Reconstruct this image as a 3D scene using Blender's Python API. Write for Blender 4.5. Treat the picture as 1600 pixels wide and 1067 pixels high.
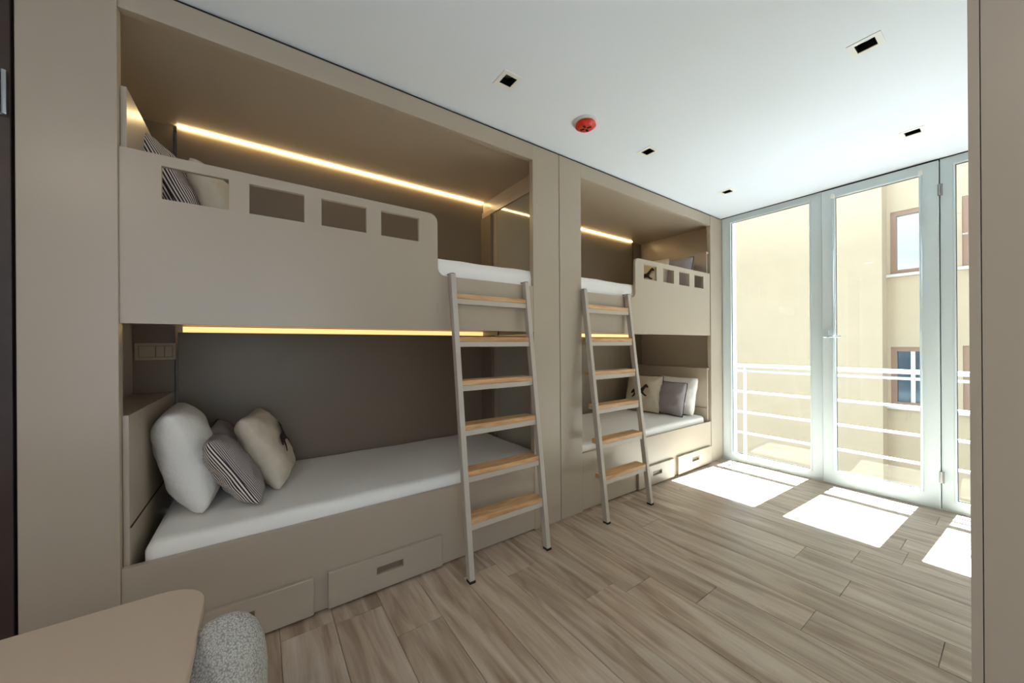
import bpy, bmesh, math, random
from mathutils import Vector, Matrix, Euler
random.seed(7)
for o in list(bpy.data.objects): bpy.data.objects.remove(o, do_unlink=True)
sc = bpy.context.scene
C = sc.collection
PI = math.pi

# ------------------------------------------------------------------ camera
YAW, F_PX, ROLL = 0.9584, 562.56, 0.0068
cam_d = bpy.data.cameras.new('camera')
cam = bpy.data.objects.new('camera', cam_d); C.objects.link(cam)
Fw = Vector((-math.sin(YAW), math.cos(YAW), 0)); Rt = Vector((math.cos(YAW), math.sin(YAW), 0)); Up = Vector((0, 0, 1))
r_ = Rt*math.cos(ROLL) - Up*math.sin(ROLL); u_ = Rt*math.sin(ROLL) + Up*math.cos(ROLL)
M = Matrix((( r_.x, u_.x, -Fw.x, 2.0), (r_.y, u_.y, -Fw.y, 0.0), (r_.z, u_.z, -Fw.z, 1.3098), (0, 0, 0, 1)))
cam.matrix_world = M
cam_d.sensor_width = 36; cam_d.lens = 36*F_PX/1600; cam_d.shift_y = 0.0039; cam_d.clip_start = 0.02
sc.camera = cam

# ------------------------------------------------------------------ world, sun, exposure
W = bpy.data.worlds.new('world'); sc.world = W; W.use_nodes = True
nt = W.node_tree; nt.nodes.clear()
wo = nt.nodes.new('ShaderNodeOutputWorld'); bg = nt.nodes.new('ShaderNodeBackground')
nt.links.new(bg.outputs[0], wo.inputs[0])
tc = nt.nodes.new('ShaderNodeTexCoord'); mp = nt.nodes.new('ShaderNodeMapping'); mp.inputs['Scale'].default_value = (1.2, 1.2, 3.0)
ns = nt.nodes.new('ShaderNodeTexNoise'); ns.inputs['Scale'].default_value = 2.2; ns.inputs['Detail'].default_value = 6
cr = nt.nodes.new('ShaderNodeValToRGB'); cr.color_ramp.elements[0].position = .38; cr.color_ramp.elements[1].position = .56
cr.color_ramp.elements[0].color = (.44, .66, 1.0, 1); cr.color_ramp.elements[1].color = (1.0, 1.0, 1.0, 1)
nt.links.new(tc.outputs['Generated'], mp.inputs[0]); nt.links.new(mp.outputs[0], ns.inputs['Vector'])
nt.links.new(ns.outputs['Fac'], cr.inputs[0]); nt.links.new(cr.outputs[0], bg.inputs[0])
bg.inputs['Strength'].default_value = 0.8
SUN_EL = math.radians(65.0)
sun_d = bpy.data.lights.new('sun', 'SUN'); sun = bpy.data.objects.new('sun', sun_d); C.objects.link(sun)
sdir = Vector((-.05*math.cos(SUN_EL), -math.cos(SUN_EL), -math.sin(SUN_EL)))
sun.rotation_euler = sdir.to_track_quat('-Z', 'Y').to_euler(); sun.location = (1, 8, 12)
sun_d.energy = 31.0; sun_d.angle = math.radians(.4); sun_d.color = (.72, .88, 1.0)
vs = sc.view_settings; vs.view_transform = 'Standard'; vs.look = 'None'; vs.gamma = 1; vs.use_curve_mapping = False
vs.exposure = 1.62
sc.cycles.max_bounces = 14; sc.cycles.diffuse_bounces = 10; sc.cycles.transparent_max_bounces = 16

# ------------------------------------------------------------------ materials
def s2l(c): return tuple(((v/255)/12.92 if v/255 <= .04045 else ((v/255+.055)/1.055)**2.4) for v in c)
def mat(name, rgb, rough=.5, metal=0, bump=0, bscale=200, var=0, vscale=3, spec=.5, emit=None, es=0, bdist=.002):
    m = bpy.data.materials.new(name); m.use_nodes = True; n = m.node_tree; b = n.nodes['Principled BSDF']
    col = s2l(rgb); b.inputs['Base Color'].default_value = (*col, 1)
    b.inputs['Roughness'].default_value = rough; b.inputs['Metallic'].default_value = metal
    b.inputs['Specular IOR Level'].default_value = spec
    if emit: b.inputs['Emission Color'].default_value = (*emit, 1); b.inputs['Emission Strength'].default_value = es
    t = n.nodes.new('ShaderNodeTexCoord')
    if var:
        x = n.nodes.new('ShaderNodeTexNoise'); x.inputs['Scale'].default_value = vscale; x.inputs['Detail'].default_value = 4
        n.links.new(t.outputs['Object'], x.inputs['Vector'])
        r = n.nodes.new('ShaderNodeValToRGB'); r.color_ramp.elements[0].position = .3; r.color_ramp.elements[1].position = .7
        r.color_ramp.elements[0].color = (*[max(0, v*(1-var)) for v in col], 1); r.color_ramp.elements[1].color = (*[min(1, v*(1+var)) for v in col], 1)
        n.links.new(x.outputs['Fac'], r.inputs[0]); n.links.new(r.outputs[0], b.inputs['Base Color'])
    if bump:
        x = n.nodes.new('ShaderNodeTexNoise'); x.inputs['Scale'].default_value = bscale; x.inputs['Detail'].default_value = 3
        bp = n.nodes.new('ShaderNodeBump'); bp.inputs['Strength'].default_value = bump; bp.inputs['Distance'].default_value = bdist
        n.links.new(t.outputs['Object'], x.inputs['Vector']); n.links.new(x.outputs['Fac'], bp.inputs['Height']); n.links.new(bp.outputs[0], b.inputs['Normal'])
    return m
M_TAUPE = mat('taupe_lacquer', (174, 161, 144), .30, bump=.04, bscale=60)
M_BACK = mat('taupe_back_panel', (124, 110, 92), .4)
M_WALL = mat('beige_paint', (196, 190, 180), .8, bump=.1)
M_CEIL = mat('white_ceiling_paint', (232, 238, 246), .9, bump=.05)
M_DARK = mat('shadow_gap_black', (30, 27, 24), .8)
M_LADDER = mat('warm_grey_powder_coat', (186, 178, 166), .42, bump=.1, bscale=900)
M_SHEET = mat('white_cotton_sheet', (240, 237, 232), .85, bump=.5, bscale=9, var=.02)
M_WHITEPIL = mat('white_pillow_cotton', (232, 229, 224), .9, bump=.7, bscale=22, bdist=.012)
M_BEIGE = mat('beige_linen', (205, 194, 174), .95, bump=.4, bscale=30, bdist=.008, var=.05, vscale=25)
M_GREY = mat('mauve_grey_cotton', (158, 152, 154), .95, bump=.4, bscale=300)
M_PIPE = mat('dark_piping', (48, 38, 42), .8)
M_PRINT = mat('dark_brown_print', (52, 40, 32), .9)
M_FRAME = mat('white_window_frame', (212, 223, 226), .35)
M_CHROME = mat('chrome', (200, 203, 205), .15, metal=1)
M_STEEL = mat('satin_steel', (150, 150, 148), .35, metal=1)
M_RAIL = mat('white_rail_paint', (238, 242, 246), .4)
M_SEAL = mat('black_gasket', (40, 44, 46), .6)
M_FACADE = mat('cream_render', (184, 166, 138), .9, bump=.3, bscale=80, var=.02)
M_BROWN = mat('brown_window_frame', (146, 116, 94), .6)
M_CONC = mat('pale_concrete', (205, 200, 190), .9, bump=.3, bscale=30, var=.05)
M_ASPH = mat('dark_paving', (110, 106, 100), .9, bump=.3, bscale=30, var=.05)
M_RED = mat('red_plastic', (214, 50, 34), .35)
M_WPLASTIC = mat('white_plastic', (236, 236, 232), .4)
M_LAMPIN = mat('black_lamp_interior', (22, 24, 24), .3)
M_DESK = mat('desk_laminate', (192, 172, 152), .45)
M_DOORWOOD = mat('dark_wood', (62, 48, 42), .4, bump=.2, bscale=30, var=.15, vscale=6)
M_LED = mat('led_strip_light', (255, 230, 180), .5, emit=(1.0, .72, .34), es=9.5)
M_LEDLOW = mat('led_strip_low', (255, 220, 160), .5, emit=(1.0, .62, .24), es=.42)
M_SOCKET = mat('taupe_socket_plastic', (172, 158, 136), .35)

def mirror_mat():
    m = bpy.data.materials.new('gloss_lacquer'); m.use_nodes = True; b = m.node_tree.nodes['Principled BSDF']
    b.inputs['Base Color'].default_value = (.42, .40, .34, 1); b.inputs['Metallic'].default_value = .25; b.inputs['Roughness'].default_value = .04
    return m
M_MIRROR = mirror_mat()
def glass_mat(name, tint=(.97, .99, .98), refl=1.0):
    m = bpy.data.materials.new(name); m.use_nodes = True; n = m.node_tree; n.nodes.clear()
    o = n.nodes.new('ShaderNodeOutputMaterial'); mx = n.nodes.new('ShaderNodeMixShader'); t = n.nodes.new('ShaderNodeBsdfTransparent')
    g = n.nodes.new('ShaderNodeBsdfGlossy'); g.inputs['Roughness'].default_value = .01; lw = n.nodes.new('ShaderNodeLayerWeight'); pw = n.nodes.new('ShaderNodeMath'); pw.operation = 'POWER'; pw.inputs[1].default_value = 5
    fr = n.nodes.new('ShaderNodeMath'); fr.operation = 'MULTIPLY_ADD'; fr.inputs[1].default_value = .7; fr.inputs[2].default_value = .035
    n.links.new(lw.outputs['Facing'], pw.inputs[0]); n.links.new(pw.outputs[0], fr.inputs[0])
    t.inputs[0].default_value = (*tint, 1)
    n.links.new(fr.outputs[0], mx.inputs[0]); n.links.new(t.outputs[0], mx.inputs[1]); n.links.new(g.outputs[0], mx.inputs[2]); n.links.new(mx.outputs[0], o.inputs[0])
    return m
M_GLASS = glass_mat('window_glass')
M_FARGLASS = mat('far_window_glass', (205, 208, 210), .04, metal=.75)
M_FARDARK = mat('far_dark_glass', (70, 82, 92), .12, metal=.3)

def boucle():
    m = mat('boucle_fabric', (196, 192, 184), .95)
    n = m.node_tree; b = n.nodes['Principled BSDF']; t = n.nodes['Texture Coordinate']
    v = n.nodes.new('ShaderNodeTexVoronoi'); v.inputs['Scale'].default_value = 300
    bp = n.nodes.new('ShaderNodeBump'); bp.inputs['Strength'].default_value = .9; bp.inputs['Distance'].default_value = .004; bp.invert = True
    r = n.nodes.new('ShaderNodeValToRGB'); r.color_ramp.elements[0].color = (*s2l((222, 218, 210)), 1); r.color_ramp.elements[1].color = (*s2l((150, 146, 138)), 1)
    r.color_ramp.elements[1].position = .8
    n.links.new(t.outputs['Object'], v.inputs['Vector']); n.links.new(v.outputs['Distance'], bp.inputs['Height']); n.links.new(bp.outputs[0], b.inputs['Normal'])
    n.links.new(v.outputs['Distance'], r.inputs[0]); n.links.new(r.outputs[0], b.inputs['Base Color'])
    return m
M_BOUCLE = boucle()

def wood(name, c1, c2, c3, along='X', rnd=True, scale=1.0, rough=.5, sx=1.0):
    m = bpy.data.materials.new(name); m.use_nodes = True; n = m.node_tree; b = n.nodes['Principled BSDF']; b.inputs['Roughness'].default_value = rough
    t = n.nodes.new('ShaderNodeTexCoord'); oi = n.nodes.new('ShaderNodeObjectInfo')
    ad = n.nodes.new('ShaderNodeVectorMath'); ad.operation = 'ADD'; mu = n.nodes.new('ShaderNodeVectorMath'); mu.operation = 'SCALE'
    cmb = n.nodes.new('ShaderNodeCombineXYZ')
    for k in range(3): n.links.new(oi.outputs['Random'], cmb.inputs[k])
    mu.inputs['Scale'].default_value = 37.0; n.links.new(cmb.outputs[0], mu.inputs[0])
    n.links.new(t.outputs['Object'], ad.inputs[0]); n.links.new(mu.outputs[0], ad.inputs[1])
    mp = n.nodes.new('ShaderNodeMapping'); mp.inputs['Scale'].default_value = (1.1*sx*scale, 9*scale, 9*scale) if along == 'X' else (9*scale, 1.1*sx*scale, 9*scale)
    n.links.new(ad.outputs[0], mp.inputs[0])
    n1 = n.nodes.new('ShaderNodeTexNoise'); n1.inputs['Scale'].default_value = 1.6; n1.inputs['Detail'].default_value = 5; n1.inputs['Distortion'].default_value = .9
    n.links.new(mp.outputs[0], n1.inputs['Vector'])
    r1 = n.nodes.new('ShaderNodeValToRGB'); e = r1.color_ramp.elements; e[0].position = .33; e[1].position = .72
    e[0].color = (*s2l(c1), 1); e[1].color = (*s2l(c3), 1); k = e.new(.52); k.color = (*s2l(c2), 1)
    n.links.new(n1.outputs['Fac'], r1.inputs[0])
    mp2 = n.nodes.new('ShaderNodeMapping'); mp2.inputs['Scale'].default_value = (5*scale, 140*scale, 60*scale) if along == 'X' else (140*scale, 5*scale, 60*scale)
    n.links.new(ad.outputs[0], mp2.inputs[0]); n2 = n.nodes.new('ShaderNodeTexNoise'); n2.inputs['Scale'].default_value = 1.0; n2.inputs['Detail'].default_value = 4
    n.links.new(mp2.outputs[0], n2.inputs['Vector'])
    mr = n.nodes.new('ShaderNodeMapRange'); mr.inputs[1].default_value = .3; mr.inputs[2].default_value = .7; mr.inputs[3].default_value = .92; mr.inputs[4].default_value = 1.07
    n.links.new(n2.outputs['Fac'], mr.inputs[0])
    hs = n.nodes.new('ShaderNodeHueSaturation'); n.links.new(r1.outputs[0], hs.inputs['Color'])
    m2 = n.nodes.new('ShaderNodeMath'); m2.operation = 'MULTIPLY'
    mr2 = n.nodes.new('ShaderNodeMapRange'); mr2.inputs[3].default_value = .88 if rnd else 1; mr2.inputs[4].default_value = 1.1 if rnd else 1
    n.links.new(oi.outputs['Random'], mr2.inputs[0]); n.links.new(mr.outputs[0], m2.inputs[0]); n.links.new(mr2.outputs[0], m2.inputs[1]); n.links.new(m2.outputs[0], hs.inputs['Value'])
    n.links.new(hs.outputs[0], b.inputs['Base Color'])
    bp = n.nodes.new('ShaderNodeBump'); bp.inputs['Strength'].default_value = .15; bp.inputs['Distance'].default_value = .001
    n.links.new(n2.outputs['Fac'], bp.inputs['Height']); n.links.new(bp.outputs[0], b.inputs['Normal'])
    return m
M_FLOOR = wood('oak_floor', (150, 128, 108), (182, 162, 143), (202, 188, 173), 'X', True, 1.0, .30)
M_TREAD = wood('tread_oak', (178, 132, 88), (202, 158, 112), (218, 176, 130), 'Y', True, 2.2, .5)

def stripe_mat(name, n_per_m, ca, cb, axis=0, width=.5):
    m = bpy.data.materials.new(name); m.use_nodes = True; n = m.node_tree; b = n.nodes['Principled BSDF']; b.inputs['Roughness'].default_value = .95
    t = n.nodes.new('ShaderNodeTexCoord'); s = n.nodes.new('ShaderNodeSeparateXYZ'); n.links.new(t.outputs['UV'], s.inputs[0])
    a = n.nodes.new('ShaderNodeMath'); a.operation = 'MULTIPLY'; a.inputs[1].default_value = n_per_m; n.links.new(s.outputs[axis], a.inputs[0])
    f = n.nodes.new('ShaderNodeMath'); f.operation = 'FRACT'; n.links.new(a.outputs[0], f.inputs[0])
    g = n.nodes.new('ShaderNodeMath'); g.operation = 'GREATER_THAN'; g.inputs[1].default_value = width; n.links.new(f.outputs[0], g.inputs[0])
    mx = n.nodes.new('ShaderNodeMix'); mx.data_type = 'RGBA'; n.links.new(g.outputs[0], mx.inputs[0])
    mx.inputs[6].default_value = (*s2l(ca), 1); mx.inputs[7].default_value = (*s2l(cb), 1); n.links.new(mx.outputs[2], b.inputs['Base Color'])
    return m
M_STRIPE = stripe_mat('wide_stripes', 62, (225, 216, 208), (46, 34, 40), 0, .5)
M_STRIPEF = stripe_mat('fine_stripes', 110, (178, 168, 166), (88, 78, 84), 0, .5)

# ------------------------------------------------------------------ helpers
def obj(name, bm, material, parent=None, smooth=False, bevel=0, seg=2):
    me = bpy.data.meshes.new(name); bm.normal_update(); bm.to_mesh(me); bm.free()
    if smooth: me.polygons.foreach_set('use_smooth', [True]*len(me.polygons))
    me.materials.append(material)
    o = bpy.data.objects.new(name, me); C.objects.link(o)
    if parent: o.parent = parent
    if bevel:
        b = o.modifiers.new('bevel', 'BEVEL'); b.width = bevel; b.segments = seg; b.limit_method = 'ANGLE'; b.angle_limit = math.radians(40)
    return o
def thing(name, label, cat, loc=(0, 0, 0), rz=0, group=None):
    o = bpy.data.objects.new(name, None); C.objects.link(o); o.location = loc; o.rotation_euler = (0, 0, rz); o.empty_display_size = .1
    o['label'] = label; o['category'] = cat
    if group: o['group'] = group
    return o
def tag(o, label, cat, group=None):
    o['label'] = label; o['category'] = cat
    if group: o['group'] = group
    return o
def struct(name, bm, m, parent=None, **k):
    o = obj(name, bm, m, parent, **k)
    if parent is None: o['kind'] = 'structure'
    return o
def box(bm, x0, x1, y0, y1, z0, z1):
    v = [bm.verts.new(p) for p in ((x0,y0,z0),(x1,y0,z0),(x1,y1,z0),(x0,y1,z0),(x0,y0,z1),(x1,y0,z1),(x1,y1,z1),(x0,y1,z1))]
    for f in ((0,3,2,1),(4,5,6,7),(0,1,5,4),(1,2,6,5),(2,3,7,6),(3,0,4,7)): bm.faces.new([v[i] for i in f])
    return bm
def B(x0, x1, y0, y1, z0, z1): return box(bmesh.new(), min(x0,x1), max(x0,x1), min(y0,y1), max(y0,y1), min(z0,z1), max(z0,z1))
def prism(outline, axis, a0, a1, holes=()):
    """outline in 2D extruded along an axis ('X': coords are (y,z)); holes = list of outlines"""
    bm = bmesh.new()
    def P(u, v, a): return {'X': (a, u, v), 'Y': (u, a, v), 'Z': (u, v, a)}[axis]
    edges = []
    loops = []
    for ring in [outline]+list(holes):
        vs_ = [bm.verts.new(P(u, v, a0)) for u, v in ring]; loops.append(vs_)
        edges += [bm.edges.new((vs_[i], vs_[(i+1) % len(vs_)])) for i in range(len(vs_))]
    r = bmesh.ops.triangle_fill(bm, use_beauty=True, use_dissolve=False, edges=edges)
    faces = [f for f in r['geom'] if isinstance(f, bmesh.types.BMFace)]
    ex = bmesh.ops.extrude_face_region(bm, geom=faces)
    d = Vector(P(0, 0, a1-a0)) if axis != 'X' else Vector((a1-a0, 0, 0))
    if axis == 'Y': d = Vector((0, a1-a0, 0))
    if axis == 'Z': d = Vector((0, 0, a1-a0))
    bmesh.ops.translate(bm, verts=[g for g in ex['geom'] if isinstance(g, bmesh.types.BMVert)], vec=d)
    bmesh.ops.recalc_face_normals(bm, faces=bm.faces[:])
    return bm
def arc(cx, cy, r, a0, a1, n=8): return [(cx+r*math.cos(math.radians(a0+(a1-a0)*i/n)), cy+r*math.sin(math.radians(a0+(a1-a0)*i/n))) for i in range(n+1)]
def rect(u0, u1, v0, v1): return [(u0, v0), (u1, v0), (u1, v1), (u0, v1)]
def cyl(bm, p0, p1, r, n=16, r2=None):
    p0 = Vector(p0); p1 = Vector(p1); d = (p1-p0); q = d.to_track_quat('Z', 'Y'); r2 = r if r2 is None else r2
    a = [bm.verts.new(p0+q@Vector((r*math.cos(2*PI*i/n), r*math.sin(2*PI*i/n), 0))) for i in range(n)]
    b = [bm.verts.new(p1+q@Vector((r2*math.cos(2*PI*i/n), r2*math.sin(2*PI*i/n), 0))) for i in range(n)]
    for i in range(n): bm.faces.new((a[i], a[(i+1) % n], b[(i+1) % n], b[i]))
    bm.faces.new(a[::-1]); bm.faces.new(b)
    return bm

H = 2.751; WY = 4.37; XR = 3.25; YB = -1.9      # ceiling height, window plane, right wall, back wall
SOF = 2.655; BD = -.95                          # bunk soffit, bunk back plane

# ------------------------------------------------------------------ room shell
struct('ceiling', prism(rect(-1.15, XR+.1, YB-.1, WY+.15), 'Z', H, H+.12,
       holes=[rect(x-.045, x+.045, y-.045, y+.045) for x, y in ((.39,1.117),(.39,2.385),(.39,3.63),(1.565,2.41),(1.565,3.67),(1.565,1.15),(.39,-.2))]), M_CEIL)
struct('wall_right', prism(rect(YB, WY, 0, H), 'X', XR, XR+.1, holes=[rect(-1.6, .85, .35, 2.5)]), M_WALL)
fill_win = struct('window_5', prism(rect(-1.6, .85, .35, 2.5), 'X', XR+.02, XR+.08, holes=[rect(-1.53, -.41, .42, 2.43), rect(-.34, .78, .42, 2.43)]), M_FRAME)  # unseen window added to let in fill daylight behind the camera
struct('wall_back', B(-1.1, XR, YB-.1, YB, 0, H), M_WALL)
struct('wall_left', B(-1.15, -1.05, YB, WY, 0, H), M_WALL)
struct('wall_front', B(-1.05, .0, WY+.03, WY+.15, 0, H), M_WALL)
# floor: slab and individual planks
floor = struct('floor', B(-.1, XR, YB, WY, -.05, -.009), M_DARK)
PW = .2163; PL = 1.38; plank_cache = {}
joint = {10: 1.795, 9: 1.407, 8: 1.04, 7: .78, 6: .695, 13: 1.40, 2: .37}
r0 = int(math.floor((YB-.07)/PW)); r1 = int(math.ceil((WY-.07)/PW))
for r in range(r0, r1):
    y0 = max(YB, .07+r*PW); y1 = min(WY, .07+(r+1)*PW)
    if y1-y0 < .02: continue
    j = joint.get(r, random.uniform(0, PL)); x = j
    while x > -.05: x -= PL
    while x < XR:
        xa = max(x, -.05); xb = min(x+PL, XR)
        if xb-xa > .02:
            key = (round(xb-xa, 3), round(y1-y0, 3))
            if key not in plank_cache:
                bm = bmesh.new(); g = .0008
                box(bm, g, xb-xa-g, g, y1-y0-g, -.009, 0)
                bmesh.ops.bevel(bm, geom=[e for e in bm.edges if all(v.co.z > -.001 for v in e.verts)], offset=.0012, segments=1, affect='EDGES')
                o = obj('plank', bm, M_FLOOR, floor); plank_cache[key] = o.data
            else:
                o = bpy.data.objects.new('plank', plank_cache[key]); C.objects.link(o); o.parent = floor
            o.location = (xa, y0, 0)
        x += PL

# ------------------------------------------------------------------ bunk beds
def guard_outline(ya, yb, yhigh0, yhigh1, z0, zl, zh, r=.05):
    """front panel of the upper bunk: high rail between yhigh0..yhigh1, low rail elsewhere; high part on the left or the right"""
    if yhigh0 <= ya:      # high left, low right
        return [(ya, z0), (yb, z0), (yb, zl)] + arc(yhigh1+r, zl+r, r, 270, 180) + arc(yhigh1-r, zh-r, r, 0, 90) + [(ya, zh)]
    return [(ya, z0), (yb, z0), (yb, zh)] + arc(yhigh0+r, zh-r, r, 90, 180) + arc(yhigh0-r, zl+r, r, 0, -90) + [(ya, zl)]

def make_bunk(name, label, Y0, Y1, back0, back1, head, foot, niche, holes, high, drawers, stiles, header, mirrored):
    t = thing(name, label, 'bunk bed', (-.5, (Y0+Y1)/2, 0))
    P = t.location
    def part(nm, bm, m, parent=None, **k):
        bmesh.ops.translate(bm, verts=bm.verts[:], vec=-P) if parent is None else bmesh.ops.translate(bm, verts=bm.verts[:], vec=-P)
        return obj(nm, bm, m, parent or t, **k)
    s = 1 if not mirrored else -1          # head is at -Y for the left bunk, at +Y for the right one
    # stiles
    for (a, b, x0, x1) in stiles: part('stile', B(x0, x1, a, b, 0, 2.735), M_TAUPE, bevel=.002)
    part('header', B(-.04, .0, header[0], header[1], 2.625, 2.735), M_TAUPE, bevel=.002)
    part('top_gap', B(-.05, -.012, stiles[0][0], stiles[-1][1], 2.735, H-.0005), M_DARK)
    # box: soffit, back panels, end walls
    ya, yb = min(head, foot, niche), max(head, foot, niche)
    part('soffit', B(-1.03, -.04, ya, yb, SOF, SOF+.02), M_TAUPE)
    part('niche_back', B(-.99, -.968, min(niche, head), max(niche, head)+0, 0, SOF), M_BACK)
    lo = part('back_panel', B(-.985, BD, back0, back1, .35, 1.402), M_BACK, bevel=.002)
    up = part('back_panel', B(-.985, BD, back0, back1, 1.49, 2.654), M_BACK, bevel=.002)
    part('niche_wall', B(-.97, -.02, niche-.02*s, niche, 0, SOF), M_TAUPE)
    part('foot_wall', B(-.99, -.04, foot, foot+.02*s, 0, SOF), M_TAUPE)
    # slab of the upper bunk
    part('bunk_base', B(-.97, -.025, min(niche, foot), max(niche, foot), 1.445, 1.50), M_TAUPE)
    # headboards with a shelf behind them
    for z0, z1 in ((.30, 1.045), (1.50, 2.335)):
        hb = part('headboard', B(-.968, -.022, head-.018*s, head, z0, z1), M_TAUPE, bevel=.0015)
        part('shelf', B(-.968, -.022, min(niche, head-.018*s), max(niche, head-.018*s), z1-.02, z1-.002), M_TAUPE)
    part('trim_strip', B(-.96, -.03, head, head+.004*s, .60, .604), M_DARK)
    # led strips
    part('led_strip', B(BD+.001, BD+.015, back0+.005, back1-.01, 2.647, 2.6545), M_LED)
    part('led_strip', B(-.985, -.972, back0+.02, back1, 1.405, 1.44), M_LEDLOW)
    # upper front guard
    ol = guard_outline(Y0, Y1, high[0], high[1], 1.406, 1.73, 2.09)
    g = part('guard_panel', prism(ol, 'X', -.022, -.001, holes=[rect(a, b, 1.912, 2.045) for a, b in holes]), M_TAUPE, bevel=.002)
    # base front and drawers
    part('base_panel', B(-.03, -.001, Y0, Y1, .009, .455), M_TAUPE, bevel=.002)
    part('plinth', B(-.05, -.015, Y0, Y1, 0, .009), M_DARK)
    part('mattress_platform', B(-.968, -.03, min(head, foot), max(head, foot), .28, .32), M_TAUPE)
    for a, b in drawers:
        hy = (a+b)/2; hw = .07
        d = part('drawer', prism(rect(a, b, .014, .193), 'X', -.001, .022, holes=[rect(hy-hw, hy+hw, .095, .135)]), M_TAUPE, bevel=.004)
        part('handle', box(B(.000, .003, hy-hw, hy+hw, .095, .135), .003, .023, hy-hw, hy+hw, .128, .135), M_BACK, d)
    return t, part

LB, lpart = make_bunk('bunk_bed', 'built-in taupe bunk bed nearest the desk, with two wide drawers below', -.439, 1.594, -.403, 1.75, -.42, 1.75, -.60,
    [(-.319,-.105), (-.032,.183), (.257,.469), (.545,.757)], (-.6, .871), [(-.397,.21), (.272,.879)],
    [(-.682, -.439, -.04, .012), (1.594, 1.842, -.04, .0)], (-.439, 1.594), False)
RB, rpart = make_bunk('bunk_bed', 'built-in taupe bunk bed beside the window wall, guard rail on its right half', 2.075, 4.09, 1.9, 4.0, 4.06, 1.9, 4.22,
    [(2.887,3.087), (3.192,3.38), (3.473,3.666), (3.767,3.952)], (2.76, 4.2), [(2.76,3.33), (3.40,4.06)],
    [(1.848, 2.075, -.04, .0), (4.105, 4.365, -.04, .0)], (2.075, 4.098), True)
# mirror in the foot wall of the left bunk
for z0, z1 in ((.45, 1.40), (1.51, 2.50)):
    m_ = lpart('gloss_panel', B(-.695, -.06, 1.738, 1.748, z0, z1), M_MIRROR)
    lpart('panel_trim', B(-.715, -.700, 1.735, 1.75, z0, z1), M_TAUPE)
lpart('panel_gap', B(-.700, -.695, 1.742, 1.75, .45, 2.5), M_DARK)
lpart('foot_rail', B(-.95, -.05, 1.735, 1.75, 2.51, 2.56), M_TAUPE, bevel=.003)
lpart('foot_panel', B(-.949, -.775, 1.72, 1.75, 1.51, 2.50), M_BACK, bevel=.002)
lpart('foot_panel', B(-.949, -.775, 1.72, 1.75, .45, 1.40), M_BACK, bevel=.002)
# socket plate in the lower niche
fr_ = lpart('socket_plate', prism(rect(-.590, -.412, 1.238, 1.338), 'X', -.968, -.958, holes=[rect(-.575, -.427, 1.254, 1.322)]), M_SOCKET, bevel=.002)
lpart('socket', cyl(B(-.967, -.962, -.572, -.505, 1.256, 1.320), (-.967, -.538, 1.288), (-.9605, -.538, 1.288), .023, 20), M_SOCKET, fr_)
lpart('rocker_switch', B(-.967, -.960, -.500, -.466, 1.256, 1.320), M_SOCKET, fr_, bevel=.002)
lpart('rocker_switch', B(-.967, -.960, -.462, -.430, 1.256, 1.320), M_SOCKET, fr_, bevel=.002)

# ------------------------------------------------------------------ mattresses
def mattress(name, label, x0, x1, y0, y1, z0, z1, seed=0, amp=.004):
    rnd = random.Random(seed); ph = [rnd.uniform(0, 6) for _ in range(6)]
    bm = bmesh.new(); nx, ny, nz = 22, 46, 5; cx, cy = (x0+x1)/2, (y0+y1)/2; hx, hy, hz = (x1-x0)/2, (y1-y0)/2, (z1-z0)/2; r = .035
    bmesh.ops.create_cube(bm, size=2)
    bmesh.ops.subdivide_edges(bm, edges=[e for e in bm.edges if abs(e.verts[0].co.x-e.verts[1].co.x) > 1], cuts=nx, use_grid_fill=True)
    bmesh.ops.subdivide_edges(bm, edges=[e for e in bm.edges if abs(e.verts[0].co.y-e.verts[1].co.y) > 1], cuts=ny, use_grid_fill=True)
    bmesh.ops.subdivide_edges(bm, edges=[e for e in bm.edges if abs(e.verts[0].co.z-e.verts[1].co.z) > 1], cuts=nz, use_grid_fill=True)
    for v in bm.verts:
        x, y, z = v.co.x*hx, v.co.y*hy, v.co.z*hz
        # concentrate rows near the edges, then round them
        def rd(c, h):
            t = c/h; return h*math.sin(t*PI/2)*.35+h*t*.65 if abs(t) < 1 else c
        x, y = rd(x, hx), rd(y, hy)
        ix, iy, iz = max(-hx+r, min(hx-r, x)), max(-hy+r, min(hy-r, y)), max(-hz+r, min(hz-r, z))
        d = Vector((x-ix, y-iy, z-iz))
        if d.length > 1e-6: d = d.normalized()*min(d.length, r)
        p = Vector((ix, iy, iz))+d
        w = amp*(math.sin(p.x*9+p.y*5+ph[0])*.5+math.sin(p.y*13-p.x*6+ph[1])*.4+math.sin(p.y*31+p.x*17+ph[2])*.2)
        if z > 0: p.z += w
        p.x += .4*w*(1 if x > 0 else -1)
        v.co = p
    for v in bm.verts: v.co.z += hz
    o = obj(name, bm, M_SHEET, smooth=True); o.location = (cx, cy, z0); tag(o, label, 'mattress')
    return o
mattress('mattress', 'white sheeted mattress on the lower bunk nearest the desk', -.945, -.033, -.385, 1.715, .32, .517, 1)
mattress('mattress', 'white mattress on the upper bunk above the three loose pillows', -.945, -.027, -.415, 1.715, 1.50, 1.845, 2)
mattress('mattress', 'pale mattress on the lower bunk beside the window wall', -.945, -.033, 1.905, 4.03, .32, .517, 3)
mattress('mattress', 'white mattress on the upper bunk nearest the window wall', -.945, -.027, 1.905, 4.05, 1.50, 1.855, 4)

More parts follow.
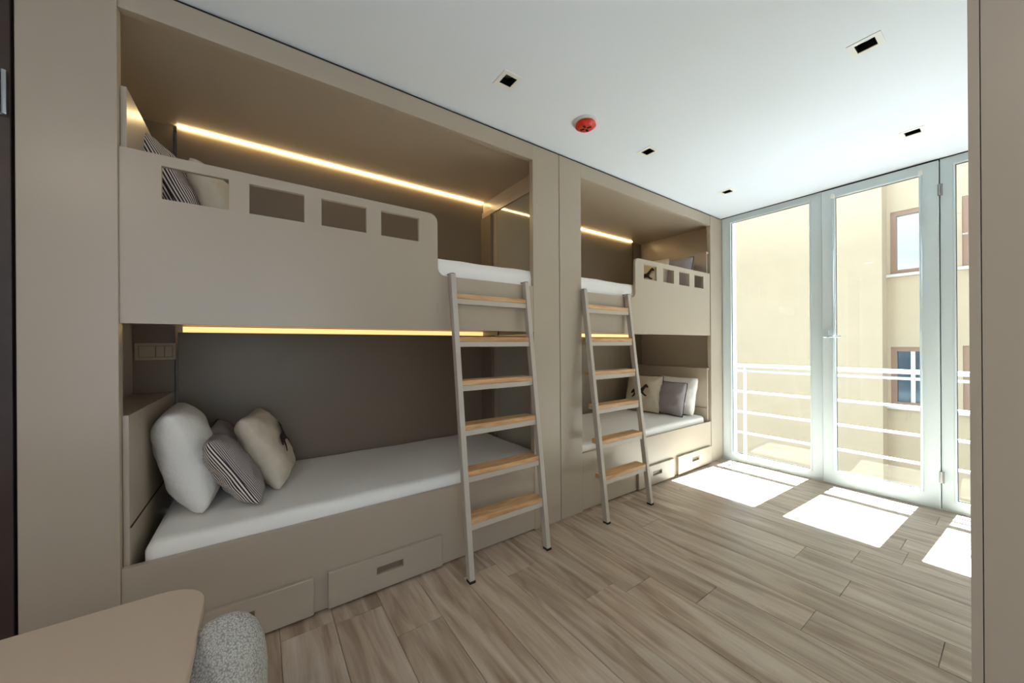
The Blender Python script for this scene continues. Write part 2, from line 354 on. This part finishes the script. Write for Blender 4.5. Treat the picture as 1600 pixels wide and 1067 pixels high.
# ------------------------------------------------------------------ cushions
def cz_(u, v, w, h, t):
    a = max(0, 1-abs(u)**2.8); b = max(0, 1-abs(v)**2.8)
    return t/2*(a*b)**.46
def cxy(u, v, w, h):
    px = u*w/2*(1-.07*(1-u*u)*0 - .07*(1-abs(v)**2)*abs(u)); py = v*h/2*(1-.07*(1-abs(u)**2)*abs(v))
    k = 1-.055*(u*v)**4
    return px*k, py*k
def cushion(label, mat_, w, h, t, loc, yaw, lean, roll=0, group=None, pipe=None, back=None, print_=False, seed=0, name='cushion', wr=.004):
    """local: X width, Z height (origin at the bottom edge centre), front face along -Y, lean tips the top backwards (+Y)"""
    rnd = random.Random(seed); ph = [rnd.uniform(0, 6.28) for _ in range(8)]
    N = 26
    bm = bmesh.new(); grids = []
    for side in (-1, 1):
        g = []
        for j in range(N+1):
            row = []
            for i in range(N+1):
                u = math.sin((i/N*2-1)*PI/2)*.5+(i/N*2-1)*.5; v = math.sin((j/N*2-1)*PI/2)*.5+(j/N*2-1)*.5
                px, pz = cxy(u, v, w, h); d = cz_(u, v, w, h, t)
                k = min(1, d/(t*.25))
                wv = wr*k*(math.sin(u*7+v*5+ph[0])+.7*math.sin(v*11-u*6+ph[1])+.5*math.sin(u*17+ph[2])*math.sin(v*13+ph[3]))
                row.append(bm.verts.new((px, side*(d+wv), pz+h/2)))
            g.append(row)
        grids.append(g)
    for gi, g in enumerate(grids):
        for j in range(N):
            for i in range(N):
                q = (g[j][i], g[j][i+1], g[j+1][i+1], g[j+1][i])
                bm.faces.new(q if gi == 0 else q[::-1])
    bmesh.ops.remove_doubles(bm, verts=bm.verts[:], dist=.0004)
    uv = bm.loops.layers.uv.new('cloth')
    for f in bm.faces:
        for l in f.loops:
            c = l.vert.co; u = c.x/(w/2); e = max(0, abs(u)-.55)
            l[uv].uv = (c.x+math.copysign(abs(c.y)*-.9*min(1, e/.2) if False else (t/2*.9-abs(c.y))*min(1, e/.25), u), c.z)
    o = obj(name, bm, mat_, smooth=True)
    tag(o, label, name, group)
    if back:
        o.data.materials.append(back)
        for p in o.data.polygons:
            if p.center.y > 0.002: p.material_index = 1
    if pipe:
        bm = bmesh.new(); pts = []
        for a in range(4):
            for k in range(14):
                s = k/14*2-1
                u, v = ((s, -1), (1, s), (-s, 1), (-1, -s))[a]
                px, pz = cxy(u, v, w, h); pts.append(Vector((px, 0, pz+h/2)))
        n = len(pts); rr = .005; rings = []
        for i in range(n):
            d = (pts[(i+1) % n]-pts[i-1]).normalized(); s_ = Vector((0, 1, 0)); q = d.cross(s_)
            rings.append([bm.verts.new(pts[i]+s_*rr*math.cos(2*PI*k/6)+q*rr*math.sin(2*PI*k/6)) for k in range(6)])
        for i in range(n):
            for k in range(6):
                bm.faces.new((rings[i][k], rings[i][(k+1) % 6], rings[(i+1) % n][(k+1) % 6], rings[(i+1) % n][k]))
        bmesh.ops.recalc_face_normals(bm, faces=bm.faces[:])
        obj('piping', bm, pipe, o, smooth=True)
    if print_:
        # dark running animal shape printed on the front, following the cloth
        shape = [(-.42,.02),(-.36,.10),(-.25,.13),(-.12,.13),(.02,.15),(.12,.24),(.20,.34),(.28,.36),(.38,.26),(.36,.20),(.27,.22),(.20,.12),(.16,.02),
                 (.24,-.06),(.34,-.10),(.33,-.16),(.22,-.13),(.10,-.05),(-.02,-.03),(-.14,-.04),(-.22,-.14),(-.34,-.24),(-.40,-.22),(-.31,-.12),(-.30,-.02),(-.38,-.08),(-.46,-.06)]
        bm = bmesh.new(); vs_ = [bm.verts.new((x*w*.55, 0, z*h*.62+h*.5)) for x, z in shape]
        ed = [bm.edges.new((vs_[i], vs_[(i+1) % len(vs_)])) for i in range(len(vs_))]
        bmesh.ops.triangle_fill(bm, use_beauty=True, edges=ed)
        bmesh.ops.subdivide_edges(bm, edges=bm.edges[:], cuts=2, use_grid_fill=True)
        for v in bm.verts:
            u, vv = v.co.x/(w/2), (v.co.z-h/2)/(h/2)
            v.co.y = -(cz_(u, vv, w, h, t)+.0035+wr*1.2)
        obj('print', bm, M_PRINT, o)
    # lean about X (top towards +Y), roll about Y, then yaw
    R_ = Matrix.Rotation(yaw, 4, 'Z') @ Matrix.Rotation(-lean, 4, 'X') @ Matrix.Rotation(roll, 4, 'Y')
    o.matrix_world = Matrix.Translation(loc) @ R_
    return o
D = math.radians
Z1 = .512; Z2 = 1.84
# lower bunk nearest the desk (front face must look towards +Y: yaw ~180)
cushion('large plump white pillow leaning on the headboard of the lower bunk', M_WHITEPIL, .54, .52, .22, (-.49, -.235, Z1), D(183), D(14), seed=3, name='pillow', wr=.003)
cushion('dark and white striped cushion between the white pillow and the beige one', M_STRIPEF, .38, .41, .16, (-.36, -.01, Z1), D(188), D(30), D(5), back=M_STRIPE, seed=5)
cushion('grey cushion with dark piping behind the striped one on the lower bunk', M_GREY, .42, .42, .13, (-.64, -.02, Z1), D(176), D(30), pipe=M_PIPE, seed=6)
cushion('beige linen cushion standing apart at the right of the lower bunk pillows', M_BEIGE, .46, .46, .18, (-.58, .13, Z1), D(170), D(24), seed=7, print_=True)
# upper bunk nearest the desk
cushion('boldly striped cushion at the head of the upper bunk, behind the guard rail', M_STRIPE, .45, .53, .16, (-.45, -.20, Z2), D(168), D(26), seed=8)
cushion('beige cushion behind the first opening of the upper guard rail', M_BEIGE, .42, .42, .16, (-.44, -.065, Z2), D(165), D(22), seed=9)
# lower bunk by the window wall
cushion('white pillow behind the grey cushion on the lower bunk by the window', M_WHITEPIL, .50, .44, .16, (-.33, 3.90, Z1), D(-4), D(14), seed=10, name='pillow')
cushion('mauve grey cushion with dark piping on the lower bunk by the window', M_GREY, .40, .39, .15, (-.32, 3.76, Z1), D(-6), D(14), pipe=M_PIPE, seed=11)
cushion('beige cushion with a dark animal print on the lower bunk by the window', M_BEIGE, .46, .45, .17, (-.61, 3.70, Z1), D(6), D(14), pipe=M_PIPE, print_=True, seed=12)
# upper bunk by the window wall
cushion('beige cushion with a dark animal print seen through the upper guard rail', M_BEIGE, .44, .46, .16, (-.52, 3.70, 1.85), D(4), D(14), print_=True, seed=13)
cushion('grey cushion with dark piping at the head of the upper bunk by the window', M_GREY, .40, .44, .16, (-.27, 3.80, 1.85), D(-4), D(14), pipe=M_PIPE, seed=14)

# ------------------------------------------------------------------ ladders
def ladder(y0, y1, label):
    t = thing('ladder', label, 'ladder', (.25, (y0+y1)/2, 0), group=None)
    xt, zt = .035, 1.745; xf = .25; k = (xt-xf)/zt
    def X(z): return k*z          # local
    hw = (y1-y0)/2
    for s in (-1, 1):
        bm = bmesh.new(); yc = s*hw; w2 = .0165; dx = .040
        v = []
        for z in (0.012, zt):
            for (a, b) in ((-w2, -dx), (w2, -dx), (w2, 0), (-w2, 0)):
                v.append(bm.verts.new((X(z)+b, yc+a, z)))
        for f in ((3,2,1,0),(4,5,6,7),(0,1,5,4),(1,2,6,5),(2,3,7,6),(3,0,4,7)): bm.faces.new([v[i] for i in f])
        leg = obj('leg', bm, M_LADDER, t, bevel=.003)
        obj('rubber_foot', B(X(0)-.041, X(0)+.001, yc-.0175, yc+.0175, 0, .013), M_DARK, leg)
        # hook over the low rail
        obj('hook', B(X(zt)-.105, X(zt)-.002, yc-.012, yc+.012, zt-.001, zt+.003), M_DARK, leg)
    for i, z in enumerate((1.625, 1.365, 1.105, .848, .588, .328)):
        obj('tread', B(X(z)-.105, X(z)-.004, -hw+.0175, hw-.0175, z-.03, z), M_TREAD, t, bevel=.003)
        bm = B(X(z)-.038, X(z)-.006, -hw+.016, hw-.016, z-.062, z-.0305)
        for s in (-1, 1): box(bm, X(z)-.105, X(z)-.038, s*(hw-.030)-.014, s*(hw-.030)+.014, z-.036, z-.0305)
        obj('crossbar', bm, M_LADDER, t, bevel=.002)
    return t
ladder(.955, 1.51, 'metal ladder with six oak treads leaning on the bunk nearest the desk')
ladder(2.085, 2.62, 'metal ladder with six oak treads leaning on the bunk by the window wall')

# ------------------------------------------------------------------ window wall
YF0, YF1 = WY, WY+.07
def frame_rect(name, x0, x1, z0, z1, wl, wr, wb, wt, y0, y1, m, parent=None, structure=False):
    bm = prism(rect(x0, x1, z0, z1), 'Y', y0, y1, holes=[rect(x0+wl, x1-wr, z0+wb, z1-wt)])
    if structure: return struct(name, bm, m, bevel=.003)
    return obj(name, bm, m, parent, bevel=.003)
def fixed_window(idx, x0, x1, gl, gr):
    w = frame_rect('window_%d' % idx, x0, x1, 0, H, gl-x0, x1-gr, .075, .062, YF0, YF1, M_FRAME, structure=True)
    frame_rect('glazing_bead', gl-.002, gr+.002, .073, H-.060, .012, .012, .012, .012, YF0-.006, YF0+.022, M_FRAME, w)
    bm = prism(rect(gl-.004, gr+.004, .071, H-.058), 'Y', YF0+.024, YF0+.028, holes=[rect(gl+.014, gr-.014, .089, H-.076)])
    obj('gasket', bm, M_SEAL, w)
    obj('pane', B(gl-.005, gr+.005, YF0+.030, YF0+.036, .07, H-.055), M_GLASS, w)
    return w
fixed_window(1, 0.0, .90, .085, .815)
fixed_window(3, 1.624, 2.42, 1.69, 2.36)
fixed_window(4, 2.42, 3.25, 2.48, 3.17)
# sill step outside
struct('trim_1', B(0, XR, YF1, WY+.16, -.02, .03), M_CONC)
struct('trim_2', B(0, XR, YF1+.0, WY+.16, H-.0, H+.12), M_CONC)
for a, b in ((-1.54, -.40), (-.35, .79)): obj('pane', B(XR+.05, XR+.056, a, b, .41, 2.44), M_GLASS, fill_win)  # glass of the added fill window
# door 1 (glazed balcony door)
dr = frame_rect('door_1', .905, 1.619, .006, 2.735, .082, .092, .11, .070, YF0-.022, YF0+.045, M_FRAME, structure=True)
frame_rect('glazing_bead', .984, 1.530, .113, 2.668, .014, .014, .012, .012, YF0-.027, YF0+.012, M_FRAME, dr)
bm = prism(rect(.983, 1.531, .112, 2.669), 'Y', YF0+.014, YF0+.018, holes=[rect(1.001, 1.513, .128, 2.653)])
obj('gasket', bm, M_SEAL, dr)
obj('pane', B(.982, 1.532, YF0+.020, YF0+.026, .11, 2.67), M_GLASS, dr)
struct('trim_3', B(.90, 1.624, YF0-.0, YF0+.06, 2.737, H), M_SEAL)
for x in (.987, 1.527):
    obj('guide_rod', cyl(bmesh.new(), (x, YF0-.034, .14), (x, YF0-.034, 2.66), .0045, 10), M_FRAME, dr, smooth=True)
    b_ = bmesh.new(); cyl(b_, (x, YF0-.044, 2.672), (x, YF0-.024, 2.672), .013, 14); box(b_, x-.013, x+.013, YF0-.045, YF0-.024, 2.645, 2.668)
    obj('blind_bracket', b_, M_WPLASTIC, dr)
bm = bmesh.new(); cyl(bm, (.935, YF0-.022, 1.372), (.935, YF0-.070, 1.372), .011, 16); box(bm, .917, .953, YF0-.032, YF0-.022, 1.31, 1.43)
hd = obj('handle_plate', bm, M_FRAME, dr, bevel=.001)
bm = bmesh.new(); cyl(bm, (.925, YF0-.068, 1.372), (1.045, YF0-.068, 1.372), .0085, 14)
obj('lever', bm, M_CHROME, hd, smooth=True)
for z in (2.50, .26):
    bm = bmesh.new(); cyl(bm, (1.622, YF0-.026, z-.045), (1.622, YF0-.026, z+.045), .008, 12); box(bm, 1.624, 1.640, YF0-.026, YF0-.018, z-.045, z+.045)
    obj('hinge', bm, M_STEEL, dr)
for x in (.9025, 1.6215): struct('trim_%d' % (5 if x < 1 else 6), B(x-.006, x+.006, YF0+.03, YF1+.01, 0, H), M_SEAL)
# dark line between the ceiling and the frames
struct('trim_4', B(0, XR, WY-.006, WY-.001, H-.008, H), M_SEAL)

# ------------------------------------------------------------------ balcony railing
t = thing('balcony_railing', 'white metal balcony railing of a flat handrail over thin horizontal bars outside the windows', 'railing', (1.6, 4.5, .0))
def tp(nm, bm, m, parent=None, **k):
    bmesh.ops.translate(bm, verts=bm.verts[:], vec=-Vector((1.6, 4.5, 0))); return obj(nm, bm, m, parent or t, **k)
YR = 4.505
tp('top_rail', B(.02, XR, YR-.03, YR+.03, 1.045, 1.08), M_RAIL, bevel=.004)
for z in (1.005, .768, .536, .302): tp('bar', cyl(bmesh.new(), (.02, YR, z), (XR, YR, z), (.012), 12), M_RAIL, smooth=True)
for x in (.175, 2.05, 3.2): tp('post', B(x-.008, x+.008, YR-.02, YR+.02, 0, 1.035), M_RAIL)
# outer reveal and slab above
struct('wall_outer', B(-.35, .022, WY+.155, WY+.30, -.6, H+.12), M_FRAME)

# ------------------------------------------------------------------ house opposite
hx = Vector((2.0, 8.6, -3.0))
t2 = thing('facing_building', 'cream rendered building with brown framed windows across the yard', 'building', hx)
def hp(nm, bm, m, parent=None, **k):
    bmesh.ops.translate(bm, verts=bm.verts[:], vec=-hx); return obj(nm, bm, m, parent or t2, **k)
hp('projecting_wall', B(-6.0, .68, 8.25, 9.6, -3, 6.4), M_FACADE)
wins = [(.72, 1.35, 2.44, 3.47, M_FARGLASS), (.72, 1.35, .27, 1.24, M_FARDARK), (1.47, 2.45, 2.44, 3.49, M_FARGLASS), (1.47, 2.45, .27, 1.26, M_FARDARK), (3.2, 4.2, 2.44, 3.49, M_FARGLASS), (3.2, 4.2, .27, 1.26, M_FARDARK)]
hp('wall', prism(rect(.68, 8.0, -3, 6.4), 'Y', 8.6, 8.8, holes=[rect(a, b, c, d) for a, b, c, d, _ in wins]), M_FACADE)
hp('cornice', B(-6.05, 8.05, 8.15, 9.7, 6.4, 6.55), M_CONC)
for a, b, c, d, gm in wins:
    wf = hp('window', prism(rect(a, b, c, d), 'Y', 8.62, 8.70, holes=[rect(a+.07, b-.07, c+.07, d-.07)]), M_BROWN)
    hp('pane', B(a+.06, b-.06, 8.665, 8.675, c+.06, d-.06), gm, wf)
    hp('sill', B(a-.04, b+.04, 8.54, 8.66, c-.045, c), M_CONC, wf)
    if gm is M_FARDARK: hp('mullion', B(a+.22, a+.27, 8.63, 8.67, c+.06, d-.06), M_CONC, wf)
struct('ground', B(-8, 10, WY+.16, 8.6, -3.1, -3.0), M_ASPH)

# ------------------------------------------------------------------ ceiling fittings
def downlight(x, y, lab):
    t = thing('downlight', lab, 'ceiling light', (x, y, H), group=None)
    bm = prism(rect(-.060, .060, -.060, .060), 'Z', -.003, .001, holes=[rect(-.036, .036, -.036, .036)])
    obj('trim_ring', bm, M_WPLASTIC, t)
    bm = bmesh.new(); w = .04
    for a in ((-w, -w+.003, -w, w), (w-.003, w, -w, w), (-w, w, -w, -w+.003), (-w, w, w-.003, w)): box(bm, *a, 0.001, .09)
    box(bm, -w, w, -w, w, .088, .092)
    obj('housing', bm, M_LAMPIN, t)
    bm = bmesh.new(); cyl(bm, (0, 0, .088), (0, 0, .035), .014, 18, .031)
    obj('reflector', bm, M_STEEL, t, smooth=False)
    return t
downlight(.39, 1.117, 'square recessed ceiling light above the ladder nearest the desk')
downlight(.39, 2.385, 'square recessed ceiling light just beyond the red smoke detector')
downlight(.39, 3.63, 'smallest square recessed ceiling light, nearest the corner of window and bunk')
downlight(1.565, 2.41, 'largest square recessed ceiling light at the upper right of the ceiling')
downlight(1.565, 3.67, 'square recessed ceiling light in front of the balcony door header')
t = thing('smoke_detector', 'round red smoke detector on a white base on the ceiling', 'detector', (.375, 1.735, H))
obj('base', cyl(bmesh.new(), (0, 0, 0), (0, 0, -.014), .074, 32), M_WPLASTIC, t)
bm = bmesh.new(); cyl(bm, (0, 0, -.014), (0, 0, -.028), .062, 32, .066); cyl(bm, (0, 0, -.028), (0, 0, -.042), .066, 32, .046)
obj('red_cover', bm, M_RED, t)
for k in range(4):
    a = k*PI/2+.4; bm = B(.010, .036, -.007, .007, -.0445, -.0415); bmesh.ops.rotate(bm, verts=bm.verts[:], cent=(0, 0, 0), matrix=Matrix.Rotation(a, 3, 'Z'))
    obj('slot', bm, M_DARK, t)

# ------------------------------------------------------------------ wardrobe at the right edge
t = thing('wardrobe', 'tall taupe wardrobe end at the right edge with a dark vertical gap', 'wardrobe', (2.6, 1.3, 0))
def wp(nm, bm, m, **k): bmesh.ops.translate(bm, verts=bm.verts[:], vec=-Vector((2.6, 1.3, 0))); return obj(nm, bm, m, t, **k)
wp('side_panel', B(1.9455, 1.9580, 1.0, 1.62, 0, 2.74), M_TAUPE)
wp('carcass', B(1.958, 3.24, 1.03, 1.62, 0, 2.74), M_DARK)
wp('door_panel', B(1.9592, 2.6, 1.0, 1.03, .02, 2.73), M_TAUPE)
wp('door_panel', B(2.603, 3.24, 1.0, 1.03, .02, 2.73), M_TAUPE)

# ------------------------------------------------------------------ entrance door at the left edge
struct('door_2', B(-.06, .0, -1.62, -.694, .01, 2.73), M_DOORWOOD, bevel=.003)
dd = bpy.data.objects['door_2']
bm = B(.0, .010, -.755, -.699, 2.105, 2.255); box(bm, .010, .022, -.735, -.712, 2.112, 2.248); cyl(bm, (.016, -.703, 2.105), (.016, -.703, 2.255), .007, 12)
obj('hinge', bm, M_CHROME, dd, bevel=.001)
struct('trim_7', B(-.06, -.02, -.694, -.683, 0, 2.74), M_DARK)
struct('wall_left_rear', B(-1.0, .0, YB, -1.63, 0, H), M_WALL)

# ------------------------------------------------------------------ desk and chair
t = thing('desk', 'taupe laminate desk with a rounded corner in the bottom left foreground', 'desk', (1.2, -.8, 0))
DV = Vector((1.2, -.8, 0))
dx0, dx1, dy0, dy1 = .865, 1.60, -1.60, -.103
ol = arc(dx0+.085, dy1-.085, .085, 180, 90) + arc(dx1-.085, dy1-.085, .085, 90, 0) + [(dx1, dy0), (dx0, dy0)]
bm = prism([(x-DV.x, y-DV.y) for x, y in ol], 'Z', .722, .75); obj('tabletop', bm, M_DESK, t, bevel=.003)
bm = B(dx0+.08-DV.x, dx1-.08-DV.x, dy0+.1-DV.y, dy1-.55-DV.y, .66, .722); obj('apron', bm, M_DESK, t)
for x in (dx0+.06, dx1-.06):
    for y in (dy0+.06, dy1-.70):
        obj('leg', cyl(bmesh.new(), (x-DV.x, y-DV.y, 0), (x-DV.x, y-DV.y, .722), .022, 16), M_LADDER, t, smooth=False)

def chair(loc, rz):
    t = thing('chair', 'grey boucle chair with a rounded back beside the desk end', 'chair', loc, rz)
    # curved shell back: theta 0 points to +Y
    R0, T = .195, .165; bm = bmesh.new(); A = D(98); n = 40; m = 14; rings = []
    for i in range(n+1):
        th = -A+2*A*i/n; q = abs(th)/A
        top = .752-.42*q**1.35; bot = .40+.02*q
        ring = []
        for k in range(m*2):
            a = 2*PI*k/(m*2)
            hh = (top-bot)/2; zc = (top+bot)/2
            ce, se = math.cos(a), math.sin(a)
            e = .85
            rr = R0+T/2*math.copysign(abs(ce)**e, ce)
            z = zc+hh*math.copysign(abs(se)**.28, se) if False else zc+hh*math.copysign(min(1, abs(se)**.8), se)
            # slight outward recline
            rr += (z-.42)*.04
            ring.append(bm.verts.new((rr*math.sin(th), rr*math.cos(th), z)))
        rings.append(ring)
    for i in range(n):
        for k in range(2*m):
            bm.faces.new((rings[i][k], rings[i][(k+1) % (2*m)], rings[i+1][(k+1) % (2*m)], rings[i+1][k]))
    bm.faces.new(rings[0]); bm.faces.new(rings[-1][::-1])
    bmesh.ops.recalc_face_normals(bm, faces=bm.faces[:])
    obj('backrest', bm, M_BOUCLE, t, smooth=True)
    bm = bmesh.new(); bmesh.ops.create_uvsphere(bm, u_segments=32, v_segments=16, radius=1)
    for v in bm.verts:
        v.co = Vector((v.co.x*.215, v.co.y*.215-.01, .43+math.copysign(abs(v.co.z)**.5, v.co.z)*.05))
    obj('seat', bm, M_BOUCLE, t, smooth=True)
    for sx in (-1, 1):
        for sy in (-1, 1):
            obj('leg', cyl(bmesh.new(), (sx*.19, sy*.17, 0), (sx*.14, sy*.13, .39), .011, 12, .016), M_DARK, t)
    return t
chair((1.04, -.272, 0), D(0))

# added fill lamp, unseen behind the camera, to brighten the near end
M_FILL = mat('fill_lamp_diffuser', (255, 250, 240), .5, emit=(1.0, .86, .72), es=4.8)
t = thing('fill_lamp', 'round white fill lamp added out of view at the entrance end of the room', 'ceiling light', (2.35, -1.1, H))
obj('base', cyl(bmesh.new(), (0, 0, 0), (0, 0, -.04), .27, 40), M_WPLASTIC, t)
obj('diffuser', cyl(bmesh.new(), (0, 0, -.0401), (0, 0, -.07), .26, 40, .24), M_FILL, t)
